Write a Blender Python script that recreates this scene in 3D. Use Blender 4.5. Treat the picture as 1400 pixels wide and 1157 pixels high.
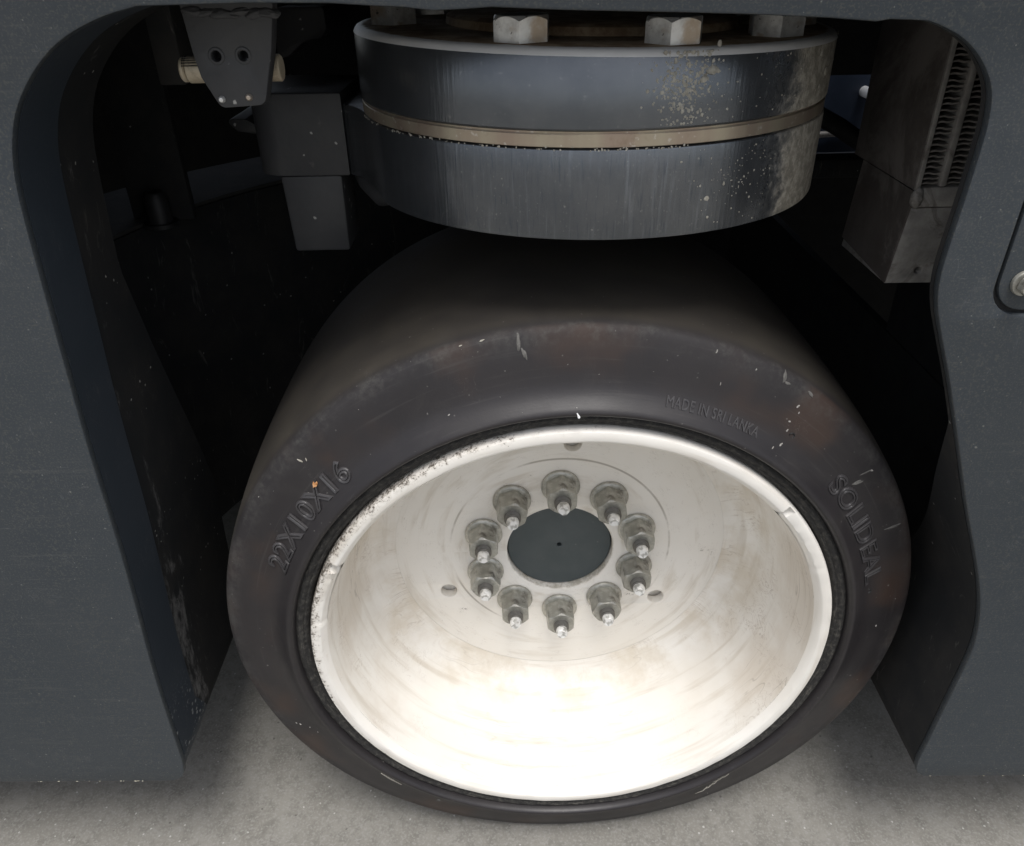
import bpy, bmesh, math, random
from mathutils import Vector, Matrix, noise as mnoise
random.seed(7)
R = math.radians; PI = math.pi
for o in list(bpy.data.objects): bpy.data.objects.remove(o)
sc = bpy.context.scene
COL = sc.collection

# ------------------------------------------------------------------ camera
cd = bpy.data.cameras.new('camera'); cam = bpy.data.objects.new('camera', cd); COL.objects.link(cam)
cd.sensor_width = 36; cd.lens = 36*1057/1400; cd.clip_start = 0.02; cd.clip_end = 200
pitch, roll = R(31.83), R(-1.27)
c_, s_ = math.cos(pitch), math.sin(pitch)
F = Vector((0, c_, -s_)); R0 = Vector((1, 0, 0)); U0 = Vector((0, s_, c_))
RR = math.cos(roll)*R0 + math.sin(roll)*U0; UU = -math.sin(roll)*R0 + math.cos(roll)*U0
M = Matrix((RR, UU, -F)).transposed().to_4x4(); M.translation = Vector((-0.0429, -0.4245, 0.7476))
cam.matrix_world = M
sc.camera = cam

# ------------------------------------------------------------------ light
SUN_EL, SUN_AZ = 68, 10            # degrees; azimuth counted from straight in front of the wheel towards the right
sdir = Vector((math.sin(R(SUN_AZ))*math.cos(R(SUN_EL)), -math.cos(R(SUN_AZ))*math.cos(R(SUN_EL)), math.sin(R(SUN_EL))))
sl = bpy.data.lights.new('sun', 'SUN'); sl.energy = 1.45; sl.angle = R(22); sl.color = (1, 0.98, 0.95)
so = bpy.data.objects.new('sun', sl); COL.objects.link(so); so.location = sdir*5
so.rotation_euler = sdir.to_track_quat('Z', 'Y').to_euler()
w = bpy.data.worlds.new('World'); sc.world = w; w.use_nodes = True
wn = w.node_tree; bg = wn.nodes['Background']
sky = wn.nodes.new('ShaderNodeTexSky'); sky.sky_type = 'NISHITA'; sky.sun_disc = False
sky.sun_elevation = R(SUN_EL); sky.sun_rotation = math.atan2(sdir.x, sdir.y)
sky.dust_density = 3.0; sky.air_density = 0.9
hs = wn.nodes.new('ShaderNodeHueSaturation'); hs.inputs['Saturation'].default_value = 0.42     # a milky, thinly clouded sky
wn.links.new(sky.outputs[0], hs.inputs['Color']); wn.links.new(hs.outputs[0], bg.inputs[0]); bg.inputs[1].default_value = 0.112
sc.view_settings.view_transform = 'Standard'; sc.view_settings.look = 'None'
sc.view_settings.exposure = 0.62; sc.view_settings.gamma = 1

# ------------------------------------------------------------------ node helpers
class NT:
    def __init__(s, name):
        s.m = bpy.data.materials.new(name); s.m.use_nodes = True; s.t = s.m.node_tree
        s.b = s.t.nodes['Principled BSDF']
        s.tc = s.t.nodes.new('ShaderNodeTexCoord'); s.P = s.tc.outputs['Object']
    def put(s, sock, v):
        if isinstance(v, bpy.types.NodeSocket): s.t.links.new(v, sock)
        elif isinstance(v, tuple) and len(v) == 3 and sock.type == 'RGBA': sock.default_value = (*v, 1)
        else: sock.default_value = v
    def math(s, op, a, b=0.0, clamp=False):
        n = s.t.nodes.new('ShaderNodeMath'); n.operation = op; n.use_clamp = clamp
        s.put(n.inputs[0], a); s.put(n.inputs[1], b); return n.outputs[0]
    def noise(s, scale, detail=4, rough=.55, vec=None, dist=0.0):
        n = s.t.nodes.new('ShaderNodeTexNoise'); n.inputs['Scale'].default_value = scale
        n.inputs['Detail'].default_value = detail; n.inputs['Roughness'].default_value = rough
        n.inputs['Distortion'].default_value = dist
        s.put(n.inputs['Vector'], vec or s.P); return n.outputs['Fac']
    def voro(s, scale, vec=None, feature='F1'):
        n = s.t.nodes.new('ShaderNodeTexVoronoi'); n.feature = feature; n.inputs['Scale'].default_value = scale
        s.put(n.inputs['Vector'], vec or s.P); return n
    def step(s, v, lo, hi):
        n = s.t.nodes.new('ShaderNodeMapRange'); n.interpolation_type = 'SMOOTHSTEP'
        s.put(n.inputs[0], v); n.inputs[1].default_value = lo; n.inputs[2].default_value = hi
        n.inputs[3].default_value = 0; n.inputs[4].default_value = 1; return n.outputs[0]
    def lin(s, v, lo, hi, a, b):
        n = s.t.nodes.new('ShaderNodeMapRange'); s.put(n.inputs[0], v)
        n.inputs[1].default_value = lo; n.inputs[2].default_value = hi
        n.inputs[3].default_value = a; n.inputs[4].default_value = b; return n.outputs[0]
    def mix(s, f, a, b):
        n = s.t.nodes.new('ShaderNodeMix'); n.data_type = 'RGBA'
        s.put(n.inputs[0], f); s.put(n.inputs[6], a); s.put(n.inputs[7], b); return n.outputs[2]
    def sep(s, v=None):
        n = s.t.nodes.new('ShaderNodeSeparateXYZ'); s.put(n.inputs[0], v or s.P); return n.outputs
    def comb(s, x, y, z):
        n = s.t.nodes.new('ShaderNodeCombineXYZ')
        for i, v in enumerate((x, y, z)): s.put(n.inputs[i], v)
        return n.outputs[0]
    def scale(s, x, y, z, v=None):
        n = s.t.nodes.new('ShaderNodeMapping'); s.put(n.inputs[0], v or s.P); n.inputs['Scale'].default_value = (x, y, z)
        return n.outputs[0]
    def polar(s, axis):          # radius and angle about the object's own y or z axis
        x, y, z = s.sep(); q = z if axis == 'y' else y
        r = s.math('SQRT', s.math('ADD', s.math('MULTIPLY', x, x), s.math('MULTIPLY', q, q)))
        return r, s.math('ARCTAN2', q, x), (y if axis == 'y' else z), x, q
    def bump(s, h, strength, dist=0.001, prev=None):
        n = s.t.nodes.new('ShaderNodeBump'); n.inputs['Strength'].default_value = strength
        n.inputs['Distance'].default_value = dist; s.put(n.inputs['Height'], h)
        if prev: s.put(n.inputs['Normal'], prev)
        return n.outputs[0]
    def out(s, color, rough, metal=0.0, normal=None, spec=None):
        s.put(s.b.inputs['Base Color'], color); s.put(s.b.inputs['Roughness'], rough); s.put(s.b.inputs['Metallic'], metal)
        if normal: s.put(s.b.inputs['Normal'], normal)
        if spec is not None: s.put(s.b.inputs['Specular IOR Level'], spec)
        return s.m
    def specks(s, scale, density, size=.25):     # sparse small spots, size in cells
        v = s.voro(scale); rnd = s.t.nodes.new('ShaderNodeSeparateColor'); s.put(rnd.inputs[0], v.outputs['Color'])
        d = s.math('ADD', v.outputs['Distance'], s.math('MULTIPLY', s.math('SUBTRACT', s.noise(scale*4, 2), .5), .35))
        near = s.math('SUBTRACT', 1.0, s.step(d, size*.5, size))
        return s.math('MULTIPLY', near, s.math('LESS_THAN', rnd.outputs[0], density))

# ------------------------------------------------------------------ materials
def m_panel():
    t = NT('slate_panel_paint')
    big = t.noise(5, 5, .6); fine = t.noise(900, 2, .5); mid = t.noise(60, 5, .65)
    col = t.mix(t.step(big, .35, .7), (.033, .041, .049), (.040, .047, .054))
    col = t.mix(t.math('MULTIPLY', t.step(fine, .5, .68), .4), col, (.095, .095, .08))
    col = t.mix(t.math('MULTIPLY', t.step(mid, .55, .8), .25), col, (.10, .10, .092))
    sp = t.math('MAXIMUM', t.specks(150, .07, .12), t.specks(420, .06, .2))
    col = t.mix(t.math('MULTIPLY', sp, .32), col, (.33, .33, .29))
    hz = t.noise(16, 4, .6, t.scale(1, 1, 22), 1.0); hz2 = t.noise(22, 3, .6, t.scale(1.5, 1, .7), 2.6)
    ln = t.math('SUBTRACT', 1.0, t.step(t.math('ABSOLUTE', t.math('SUBTRACT', hz2, .5)), 0, .005))
    col = t.mix(t.math('MULTIPLY', t.math('MULTIPLY', ln, t.step(mid, .52, .62)), .35), col, (.16, .165, .165))
    col = t.mix(t.math('MULTIPLY', t.step(hz, .56, .74), .3), col, (.085, .088, .085))
    sc_ = t.noise(40, 3, .6, t.scale(1, 1, 14), 1.5)
    col = t.mix(t.math('MULTIPLY', t.step(sc_, .69, .74), .22), col, (.2, .2, .19))
    z = t.sep()[2]
    splash = t.math('MULTIPLY', t.specks(330, .16, .2), t.step(t.math('SUBTRACT', .34, z), .05, .2))
    col = t.mix(t.math('MULTIPLY', splash, .35), col, (.3, .3, .29))
    bp = t.bump(t.noise(420, 2, .5), .12, .0008)
    return t.out(col, t.lin(mid, .3, .7, .42, .56), 0, bp, .45)
def m_reveal():
    t = NT('arch_edge_shade_paint')
    big = t.noise(9, 5, .6)
    col = t.mix(t.step(big, .35, .7), (.029, .037, .047), (.036, .043, .053))  # panel paint toned darker, the edge's shade put into its colour
    z = t.sep()[2]; low = t.step(t.math('SUBTRACT', .27, z), 0, .10)
    sp = t.math('MULTIPLY', t.math('MAXIMUM', t.specks(170, .42, .32), t.specks(380, .4, .34)), low)
    col = t.mix(t.math('MULTIPLY', sp, .7), col, (.36, .36, .35))
    hair = t.noise(34, 3, .6, t.scale(1, 2.2, .5), 2.0)
    line = t.math('SUBTRACT', 1.0, t.step(t.math('ABSOLUTE', t.math('SUBTRACT', hair, .5)), 0, .010))
    col = t.mix(t.math('MULTIPLY', t.math('MULTIPLY', line, t.step(t.noise(20, 3), .5, .65)), .35), col, (.16, .16, .155))
    return t.out(col, .5, 0, t.bump(t.noise(300, 3), .15, .0008), .35)
def m_inner():
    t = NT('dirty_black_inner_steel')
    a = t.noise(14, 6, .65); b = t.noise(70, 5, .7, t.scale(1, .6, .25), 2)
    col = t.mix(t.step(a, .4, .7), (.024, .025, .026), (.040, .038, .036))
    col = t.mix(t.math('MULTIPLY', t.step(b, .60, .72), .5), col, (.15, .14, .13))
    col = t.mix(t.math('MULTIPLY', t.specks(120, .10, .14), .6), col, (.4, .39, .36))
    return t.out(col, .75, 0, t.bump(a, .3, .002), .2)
def m_liner():
    t = NT('scuffed_liner_steel')
    x, y, z = t.sep()
    a = t.noise(14, 6, .65); b = t.noise(70, 6, .75, t.scale(1, 1.2, .5), .15)
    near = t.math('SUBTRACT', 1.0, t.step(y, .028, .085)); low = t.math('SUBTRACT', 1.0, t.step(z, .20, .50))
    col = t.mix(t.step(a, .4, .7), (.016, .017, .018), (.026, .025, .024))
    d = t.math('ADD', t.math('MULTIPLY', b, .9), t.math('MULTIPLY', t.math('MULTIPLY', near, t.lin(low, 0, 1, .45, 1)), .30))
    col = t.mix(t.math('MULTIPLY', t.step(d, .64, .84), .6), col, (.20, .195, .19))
    hair = t.noise(16, 3, .6, t.scale(1, 1.6, .8), 1.5)
    line = t.math('SUBTRACT', 1.0, t.step(t.math('ABSOLUTE', t.math('SUBTRACT', hair, .5)), 0, .007))
    col = t.mix(t.math('MULTIPLY', t.math('MULTIPLY', line, t.step(a, .45, .6)), .35), col, (.10, .095, .085))
    col = t.mix(t.math('MULTIPLY', t.specks(160, .12, .16), .6), col, (.4, .39, .36))
    return t.out(col, .75, 0, t.bump(a, .3, .002), .2)
def m_cast():
    t = NT('dark_slate_casting_paint')
    a = t.noise(20, 5, .6)
    col = t.mix(t.step(a, .35, .7), (.046, .047, .050), (.060, .060, .061))
    col = t.mix(t.math('MULTIPLY', t.specks(120, .22, .17), .8), col, (.5, .49, .46))
    col = t.mix(t.math('MULTIPLY', t.step(t.noise(45, 6, .7), .62, .72), .35), col, (.17, .16, .15))
    return t.out(col, .5, 0, t.bump(t.noise(160, 4, .6), .25, .001), .4)
def m_turntable():
    t = NT('slate_turntable_paint')
    r, a, z, x, y = t.polar('z')
    ang = t.comb(t.math('MULTIPLY', a, 1.0), t.math('MULTIPLY', z, .35), 0)
    streak = t.noise(60, 4, .6, ang); streak2 = t.noise(170, 2, .5, ang)
    big = t.noise(16, 6, .65)
    col = t.mix(t.step(big, .35, .7), (.125, .135, .147), (.165, .173, .182))
    zl = t.step(t.math('SUBTRACT', .653, t.math('ADD', z, .60)), -.004, .002)   # the lower plate is streaked
    st = t.math('MULTIPLY', t.step(streak, .5, .75), zl)
    col = t.mix(t.math('MULTIPLY', st, .42), col, (.28, .30, .33))
    col = t.mix(t.math('MULTIPLY', t.step(streak2, .56, .7), t.math('MULTIPLY', zl, .4)), col, (.05, .07, .10))
    # scratches and paint specks
    col = t.mix(t.math('MULTIPLY', t.math('MAXIMUM', t.specks(260, .09, .16), t.specks(620, .16, .22)), .6), col, (.36, .36, .34))
    sc2 = t.noise(75, 3, .7, t.scale(1, 1, .8), 3.0)
    col = t.mix(t.math('MULTIPLY', t.step(sc2, .66, .70), .4), col, (.34, .34, .33))
    # dried concrete splash grows towards the right-hand end
    side = t.step(x, .045, .150)
    dn = t.noise(46, 7, .72, None, .6); dn2 = t.noise(140, 5, .7)
    d = t.math('ADD', t.math('MULTIPLY', side, .66), t.math('ADD', t.math('MULTIPLY', dn, .55), t.math('MULTIPLY', dn2, .2)))
    dust = t.step(d, .62, .86)
    col = t.mix(t.math('MULTIPLY', dust, .8), col, t.mix(t.step(dn2, .4, .62), (.28, .25, .19), (.52, .47, .38)))
    rough = t.lin(dust, 0, 1, .27, .85)
    bp = t.bump(t.math('ADD', t.math('MULTIPLY', dust, dn2), t.math('MULTIPLY', streak, .15)), .5, .0022)
    return t.out(col, rough, t.lin(dust, 0, 1, .80, .05), bp, .6)
def m_topface():
    t = NT('rusty_worn_steel')
    r, a, z, x, y = t.polar('z')
    n = t.noise(50, 6, .7); n2 = t.noise(160, 4, .6)
    col = t.mix(t.step(n, .4, .62), (.22, .14, .08), (.42, .32, .21))
    bright = t.step(t.math('ADD', r, t.math('MULTIPLY', t.math('SUBTRACT', n2, .5), .006)), .1495, .1530)
    col = t.mix(bright, col, (.78, .77, .75))
    return t.out(col, t.lin(bright, 0, 1, .8, .4), t.math('MULTIPLY', bright, .25), t.bump(n2, .4, .001))
def m_ringmetal():
    t = NT('bronze_tinted_bare_steel')
    r, a, z, x, y = t.polar('z')
    n = t.noise(30, 5, .7); v = t.noise(8, 3, .5, t.comb(a, 0, 0))
    col = t.mix(t.step(v, .35, .65), (.42, .33, .26), (.50, .44, .33))
    col = t.mix(t.math('MULTIPLY', t.step(n, .55, .75), .6), col, (.20, .13, .08))
    col = t.mix(t.math('MULTIPLY', t.step(t.noise(260, 3), .62, .7), .5), col, (.75, .72, .66))
    return t.out(col, .36, .7, t.bump(n, .2, .001))
def m_zinc():
    t = NT('worn_zinc_bolt')
    n = t.noise(120, 5, .65); n2 = t.noise(45, 4, .6)
    col = t.mix(t.step(n, .4, .65), (.84, .84, .82), (.62, .61, .59))
    col = t.mix(t.math('MULTIPLY', t.step(n2, .5, .64), .8), col, (.45, .34, .23))
    col = t.mix(t.math('MULTIPLY', t.step(t.noise(300, 3), .66, .72), .8), col, (.05, .05, .05))
    return t.out(col, .32, .6, t.bump(n, .25, .0008))
def m_nut():
    t = NT('grimy_green_grey_nut')
    n = t.noise(170, 5, .65); n2 = t.noise(70, 4, .6)
    col = t.mix(t.step(n, .4, .65), (.40, .395, .35), (.54, .53, .48))
    col = t.mix(t.math('MULTIPLY', t.step(n2, .54, .66), .75), col, (.11, .095, .08))
    oi = t.t.nodes.new('ShaderNodeObjectInfo')
    col = t.mix(t.lin(oi.outputs['Random'], 0, 1, 0, .35), col, (.13, .115, .09))
    return t.out(col, t.lin(oi.outputs['Random'], 0, 1, .28, .42), .5, t.bump(n, .15, .0005))
def m_stud():
    t = NT('dark_stud_thread'); n = t.noise(200, 4)
    return t.out(t.mix(n, (.09, .085, .075), (.20, .19, .17)), .45, .5)
def m_tip():
    t = NT('bare_stud_end'); n = t.noise(170, 3, .6)
    return t.out(t.mix(t.step(n, .40, .56), (.42, .41, .38), (.86, .85, .82)), .4, .1, t.bump(n, .5, .001))
def m_rim(name, mode):
    t = NT(name)
    r, a, y, x, z = t.polar('y')
    cvec = t.comb(t.math('MULTIPLY', r, 22), t.math('MULTIPLY', a, .38), t.math('MULTIPLY', y, 22))   # smears run round the rim
    smear = t.noise(4.5, 4, .55, cvec, .3); cloud = t.noise(9, 5, .6); fine = t.noise(75, 6, .72); grit = t.noise(260, 4, .7)
    col = t.mix(t.step(cloud, .3, .75), (.86, .83, .775), (.82, .78, .71))
    col = t.mix(t.math('MULTIPLY', t.step(smear, .50, .74), .5), col, (.55, .485, .39))
    if mode == 'barrel':
        # wavy drag marks on the side walls of the well
        w1 = t.noise(7, 4, .6, t.comb(t.math('MULTIPLY', a, 2.2), t.math('MULTIPLY', y, 9), 0), 1.6)
        line = t.math('SUBTRACT', 1.0, t.step(t.math('ABSOLUTE', t.math('SUBTRACT', w1, .5)), .0, .03))
        upper = t.step(t.math('SUBTRACT', z, -.155), .0, .10)
        col = t.mix(t.math('MULTIPLY', t.math('MULTIPLY', line, t.step(t.noise(22, 4, .6), .44, .66)), t.lin(upper, 0, 1, .15, .6)), col, (.38, .31, .25))
        side = t.math('MULTIPLY', t.step(t.math('ABSOLUTE', x), .10, .18), t.step(cloud, .38, .62))
        col = t.mix(t.math('MULTIPLY', side, .5), col, (.60, .52, .43))
        tr = t.math('MULTIPLY', t.step(y, .070, .105), t.step(t.noise(20, 5, .65), .42, .68))
        col = t.mix(t.math('MULTIPLY', tr, .55), col, (.60, .52, .40))
        arc = t.noise(8, 2, .5, t.comb(t.math('MULTIPLY', r, 9), t.math('MULTIPLY', a, .22), t.math('MULTIPLY', y, 9)), .08)
        al = t.math('SUBTRACT', 1.0, t.step(t.math('ABSOLUTE', t.math('SUBTRACT', arc, .5)), 0, .012))
        col = t.mix(t.math('MULTIPLY', t.math('MULTIPLY', al, t.step(t.noise(9, 3), .46, .66)), t.lin(upper, 0, 1, .22, .6)), col, (.36, .315, .26))
        dirt = t.math('MULTIPLY', t.math('MULTIPLY', t.step(fine, .60, .72), t.step(cloud, .5, .62)), t.lin(upper, 0, 1, .45, 1))
        col = t.mix(t.math('MULTIPLY', dirt, .35), col, (.30, .25, .20))
    if mode == 'disc':
        scr = t.noise(13, 5, .6, cvec, 1.5)
        line = t.math('SUBTRACT', 1.0, t.step(t.math('ABSOLUTE', t.math('SUBTRACT', scr, .5)), .0, .012))
        col = t.mix(t.math('MULTIPLY', t.math('MULTIPLY', line, t.step(fine, .5, .62)), .55), col, (.36, .31, .26))
        chips = t.math('MULTIPLY', t.step(fine, .63, .69), t.step(t.noise(15, 3), .5, .62))
        col = t.mix(t.math('MULTIPLY', chips, .75), col, (.24, .20, .17))
        hd = t.math('MULTIPLY', t.math('SUBTRACT', 1.0, t.step(r, .0475, .0505)), t.step(t.math('ADD', t.noise(60, 5, .7), t.math('MULTIPLY', t.math('SUBTRACT', x, z), .9)), .46, .62))
        col = t.mix(t.math('MULTIPLY', hd, .75), col, (.30, .26, .18))
        ringd = t.math('SUBTRACT', 1.0, t.step(t.math('ABSOLUTE', t.math('SUBTRACT', r, .1005)), .0004, .0013))
        col = t.mix(t.math('MULTIPLY', t.math('MULTIPLY', ringd, t.step(cloud, .42, .55)), .75), col, (.33, .29, .24))
    if mode == 'lip':
        # black rubber grit rubbed into the outer edge, heaviest at the upper left
        ang = t.math('COSINE', t.math('SUBTRACT', a, R(158)))
        amt = t.lin(ang, .1, 1, -.12, .13)
        edge = t.lin(r, .190, .2035, -.16, .17)
        d = t.math('ADD', t.math('ADD', t.math('MULTIPLY', fine, .55), t.math('MULTIPLY', grit, .45)), t.math('ADD', amt, edge))
        col = t.mix(t.math('MULTIPLY', t.step(d, .60, .86), .5), col, (.34, .28, .22))
        col = t.mix(t.math('MULTIPLY', t.step(t.math('ADD', d, t.math('MULTIPLY', t.math('SUBTRACT', t.noise(600, 3, .7), .5), .5)), .72, .86), .92), col, t.mix(grit, (.03, .024, .018), (.13, .105, .08)))
    bp = t.bump(t.noise(30, 4, .6), .12, .002); bp = t.bump(fine, .15, .0006, bp)
    return t.out(col, t.lin(smear, .3, .7, .34, .5), 0, bp, .5)
def m_hub():
    t = NT('slate_hub_paint'); n = t.noise(40, 4)
    col = t.mix(t.step(n, .3, .7), (.058, .072, .075), (.07, .083, .086))
    col = t.mix(t.math('MULTIPLY', t.specks(200, .12, .16), .5), col, (.2, .2, .19))
    return t.out(col, .42, 0, t.bump(t.noise(300, 2), .08, .0008))
def m_rubber():
    t = NT('worn_grey_rubber')
    r, a, y, x, z = t.polar('y')
    big = t.noise(10, 4, .6); mid = t.noise(28, 5, .62); fine = t.noise(220, 4, .65); grain = t.noise(800, 2)
    col = t.mix(t.step(big, .35, .65), (.0185, .0163, .0178), (.024, .0210, .0220))
    side = t.step(t.math('SUBTRACT', .022, y), .0, .004)
    rust = t.math('MULTIPLY', t.step(t.noise(13, 3, .5), .47, .66), t.step(r, .226, .25))
    col = t.mix(t.math('MULTIPLY', t.math('MULTIPLY', rust, side), .75), col, (.050, .030, .022))
    # dusty olive tread
    tread = t.step(y, .017, .03)
    col = t.mix(t.math('MULTIPLY', tread, t.lin(mid, .3, .7, .35, .75)), col, (.062, .053, .039))
    # scuffed light shoulder line
    sh = t.math('SUBTRACT', 1.0, t.step(t.math('ABSOLUTE', t.math('SUBTRACT', y, .0175)), .001, .0065))
    col = t.mix(t.math('MULTIPLY', t.math('MULTIPLY', sh, t.step(t.math('ADD', t.math('MULTIPLY', fine, .45), t.math('MULTIPLY', mid, .55)), .44, .66)), .5), col, (.085, .082, .075))
    sp = t.math('MAXIMUM', t.math('MULTIPLY', t.specks(110, .03, .10), .9), t.math('MULTIPLY', t.specks(300, .03, .2), .5))
    col = t.mix(t.math('MULTIPLY', sp, .6), col, (.25, .24, .22))
    dst = t.noise(17, 6, .7, None, .8)
    col = t.mix(t.math('MULTIPLY', t.step(dst, .50, .74), .2), col, (.060, .055, .050))
    ring = t.noise(6, 4, .6, t.comb(t.math('MULTIPLY', r, 60), t.math('MULTIPLY', a, .5), 0))
    col = t.mix(t.math('MULTIPLY', t.math('MULTIPLY', t.step(ring, .56, .70), side), .22), col, (.075, .070, .066))
    hair = t.noise(30, 3, .6, None, 3.5)
    line = t.math('SUBTRACT', 1.0, t.step(t.math('ABSOLUTE', t.math('SUBTRACT', hair, .5)), 0, .004))
    col = t.mix(t.math('MULTIPLY', t.math('MULTIPLY', line, t.step(mid, .56, .66)), .5), col, (.14, .13, .12))
    bp = t.bump(grain, .10, .0005); bp = t.bump(mid, .12, .002, bp)
    return t.out(col, t.math('ADD', t.lin(mid, .3, .7, .40, .52), t.math('MULTIPLY', t.math('MAXIMUM', tread, t.step(r, .255, .266)), .25)), 0, bp, .5)
def m_letter():
    t = NT('rubber_lettering'); n = t.noise(150, 4)
    return t.out(t.mix(n, (.040, .038, .041), (.062, .058, .058)), .42, 0, None, .5)
def m_band():
    t = NT('gritty_black_bead_band')
    r, a, y, x, z = t.polar('y')
    n = t.noise(260, 6, .75); m = t.noise(25, 4)
    run = t.noise(9, 4, .6, t.comb(t.math('MULTIPLY', r, 60), t.math('MULTIPLY', a, 1.2), 0))
    col = t.mix(t.step(n, .45, .72), (.028, .027, .026), (.085, .08, .07))
    col = t.mix(t.math('MULTIPLY', t.step(run, .58, .68), .5), col, (.15, .14, .12))
    return t.out(col, .8, 0, t.bump(n, .8, .002), .3)
def m_concrete():
    t = NT('grey_concrete')
    a = t.noise(22, 6, .65); b = t.noise(85, 6, .7); c = t.noise(420, 3, .6)
    col = t.mix(t.step(a, .3, .7), (.228, .217, .192), (.275, .264, .238))
    col = t.mix(t.math('MULTIPLY', t.step(b, .42, .70), .7), col, (.165, .158, .140))
    col = t.mix(t.math('MULTIPLY', t.step(c, .48, .66), .75), col, (.31, .302, .28))
    col = t.mix(t.math('MULTIPLY', t.specks(180, .10, .22), .7), col, (.60, .59, .56))
    col = t.mix(t.math('MULTIPLY', t.specks(110, .07, .16), .7), col, (.10, .095, .085))
    bp = t.bump(b, .25, .0015); bp = t.bump(c, .25, .0008, bp)
    return t.out(col, .85, 0, bp, .3)
def m_simple(name, c1, c2, rough, metal=0, sc_=60, bump=.2, dirt=None):
    t = NT(name); n = t.noise(sc_, 5, .65)
    col = t.mix(t.step(n, .35, .65), c1, c2)
    if dirt: col = t.mix(t.math('MULTIPLY', t.step(t.noise(sc_*.45, 6, .7, None, 1), .5, .66), .75), col, dirt)
    return t.out(col, rough, metal, t.bump(n, bump, .001))
MAT = dict(panel=m_panel(), reveal=m_reveal(), inner=m_inner(), liner=m_liner(), cast=m_cast(), turn=m_turntable(), topface=m_topface(), ring=m_ringmetal(),
    zinc=m_zinc(), nut=m_nut(), stud=m_stud(), tip=m_tip(), barrel=m_rim('white_barrel_paint', 'barrel'), disc=m_rim('white_disc_paint', 'disc'),
    lip=m_rim('white_lip_paint', 'lip'), hub=m_hub(), rubber=m_rubber(), letter=m_letter(), band=m_band(), concrete=m_concrete(),
    brass=m_simple('beige_plated_pin', (.52, .44, .32), (.62, .55, .42), .45, .2, 90, .2, (.30, .24, .17)),
    alu=m_simple('dusty_aluminium', (.30, .285, .265), (.42, .40, .37), .6, .35, 70, .25, (.13, .11, .095)),
    fin=m_simple('dusty_fin_metal', (.20, .185, .165), (.30, .275, .25), .7, .2, 200, .2),
    alu_side=m_simple('dust_smeared_side_metal', (.085, .072, .064), (.12, .105, .095), .8, .05, 22, .3, (.22, .20, .185)),
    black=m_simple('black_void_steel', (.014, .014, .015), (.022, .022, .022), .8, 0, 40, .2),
    dull=m_simple('dull_dusty_steel', (.030, .030, .029), (.042, .041, .038), .8, 0, 30, .3, (.06, .055, .048)),
    hose=m_simple('black_rubber_hose', (.012, .012, .012), (.022, .022, .022), .55),
    blue=m_simple('blue_plastic', (.022, .032, .055), (.030, .042, .070), .4, 0, 25, .1),
    white=m_simple('white_plastic', (.78, .78, .78), (.82, .82, .82), .4),
    mud=m_simple('dried_concrete_crumb', (.28, .26, .215), (.42, .40, .345), .9, 0, 300, .4),
    chip=m_simple('pale_dried_fleck', (.22, .21, .19), (.38, .365, .34), .85, 0, 500, .3),
    scuff=m_simple('grey_dust_scuff', (.10, .096, .09), (.15, .145, .135), .9, 0, 400, .3),
    leaf=m_simple('dry_leaf_scrap', (.45, .20, .07), (.62, .34, .16), .7, 0, 500, .2),
    straw=m_simple('dry_straw', (.38, .36, .31), (.5, .47, .41), .7, 0, 300, .1),
    paint_chip=m_simple('exposed_pale_edge', (.40, .37, .28), (.55, .52, .42), .8, 0, 400, .2))

# ------------------------------------------------------------------ object helpers
def thing(name, label, cat, loc, rotz=0, group=None):
    o = bpy.data.objects.new(name, None); COL.objects.link(o); o.location = loc; o.rotation_euler = (0, 0, rotz)
    o.empty_display_size = .05; o['label'] = label; o['category'] = cat
    if group: o['group'] = group
    return o
def wloc(p):     # location of an object chain (built unrotated, rotation of the wheel is set afterwards)
    v = Vector((0, 0, 0))
    while p: v += p.location; p = p.parent
    return v
def link(name, me, mat, parent=None, origin=None, angle=35):
    """me holds world coordinates; the object's origin is put at `origin`"""
    origin = Vector(origin if origin else (wloc(parent) if parent else (0, 0, 0)))
    me.transform(Matrix.Translation(-origin))
    o = bpy.data.objects.new(name, me); COL.objects.link(o)
    if parent: o.parent = parent; o.location = origin - wloc(parent)
    else: o.location = origin
    if mat and not me.materials: me.materials.append(mat)
    if angle is not None:
        me.shade_smooth(); me.set_sharp_from_angle(angle=R(angle))
    return o
def mesh(name, vs, fs):
    me = bpy.data.meshes.new(name); me.from_pydata([tuple(v) for v in vs], [], fs); me.update(); return me
def lathe(name, prof, centre, axis='y', n=256, closed=False):
    """prof: (radius, offset along the axis)"""
    vs, fs = [], []; k = len(prof)
    for i in range(n):
        a = 2*PI*i/n; ca, sa = math.cos(a), math.sin(a)
        for r, h in prof:
            vs.append((centre[0]+r*ca, centre[1]+h, centre[2]+r*sa) if axis == 'y' else (centre[0]+r*ca, centre[1]+r*sa, centre[2]+h))
    m = k if closed else k-1
    for i in range(n):
        j = (i+1) % n
        for q in range(m):
            q2 = (q+1) % k
            fs.append((i*k+q, i*k+q2, j*k+q2, j*k+q))
    me = mesh(name, vs, fs); bm = bmesh.new(); bm.from_mesh(me)
    bmesh.ops.remove_doubles(bm, verts=bm.verts, dist=1e-7); bmesh.ops.recalc_face_normals(bm, faces=bm.faces)
    bm.to_mesh(me); bm.free(); return me
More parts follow.
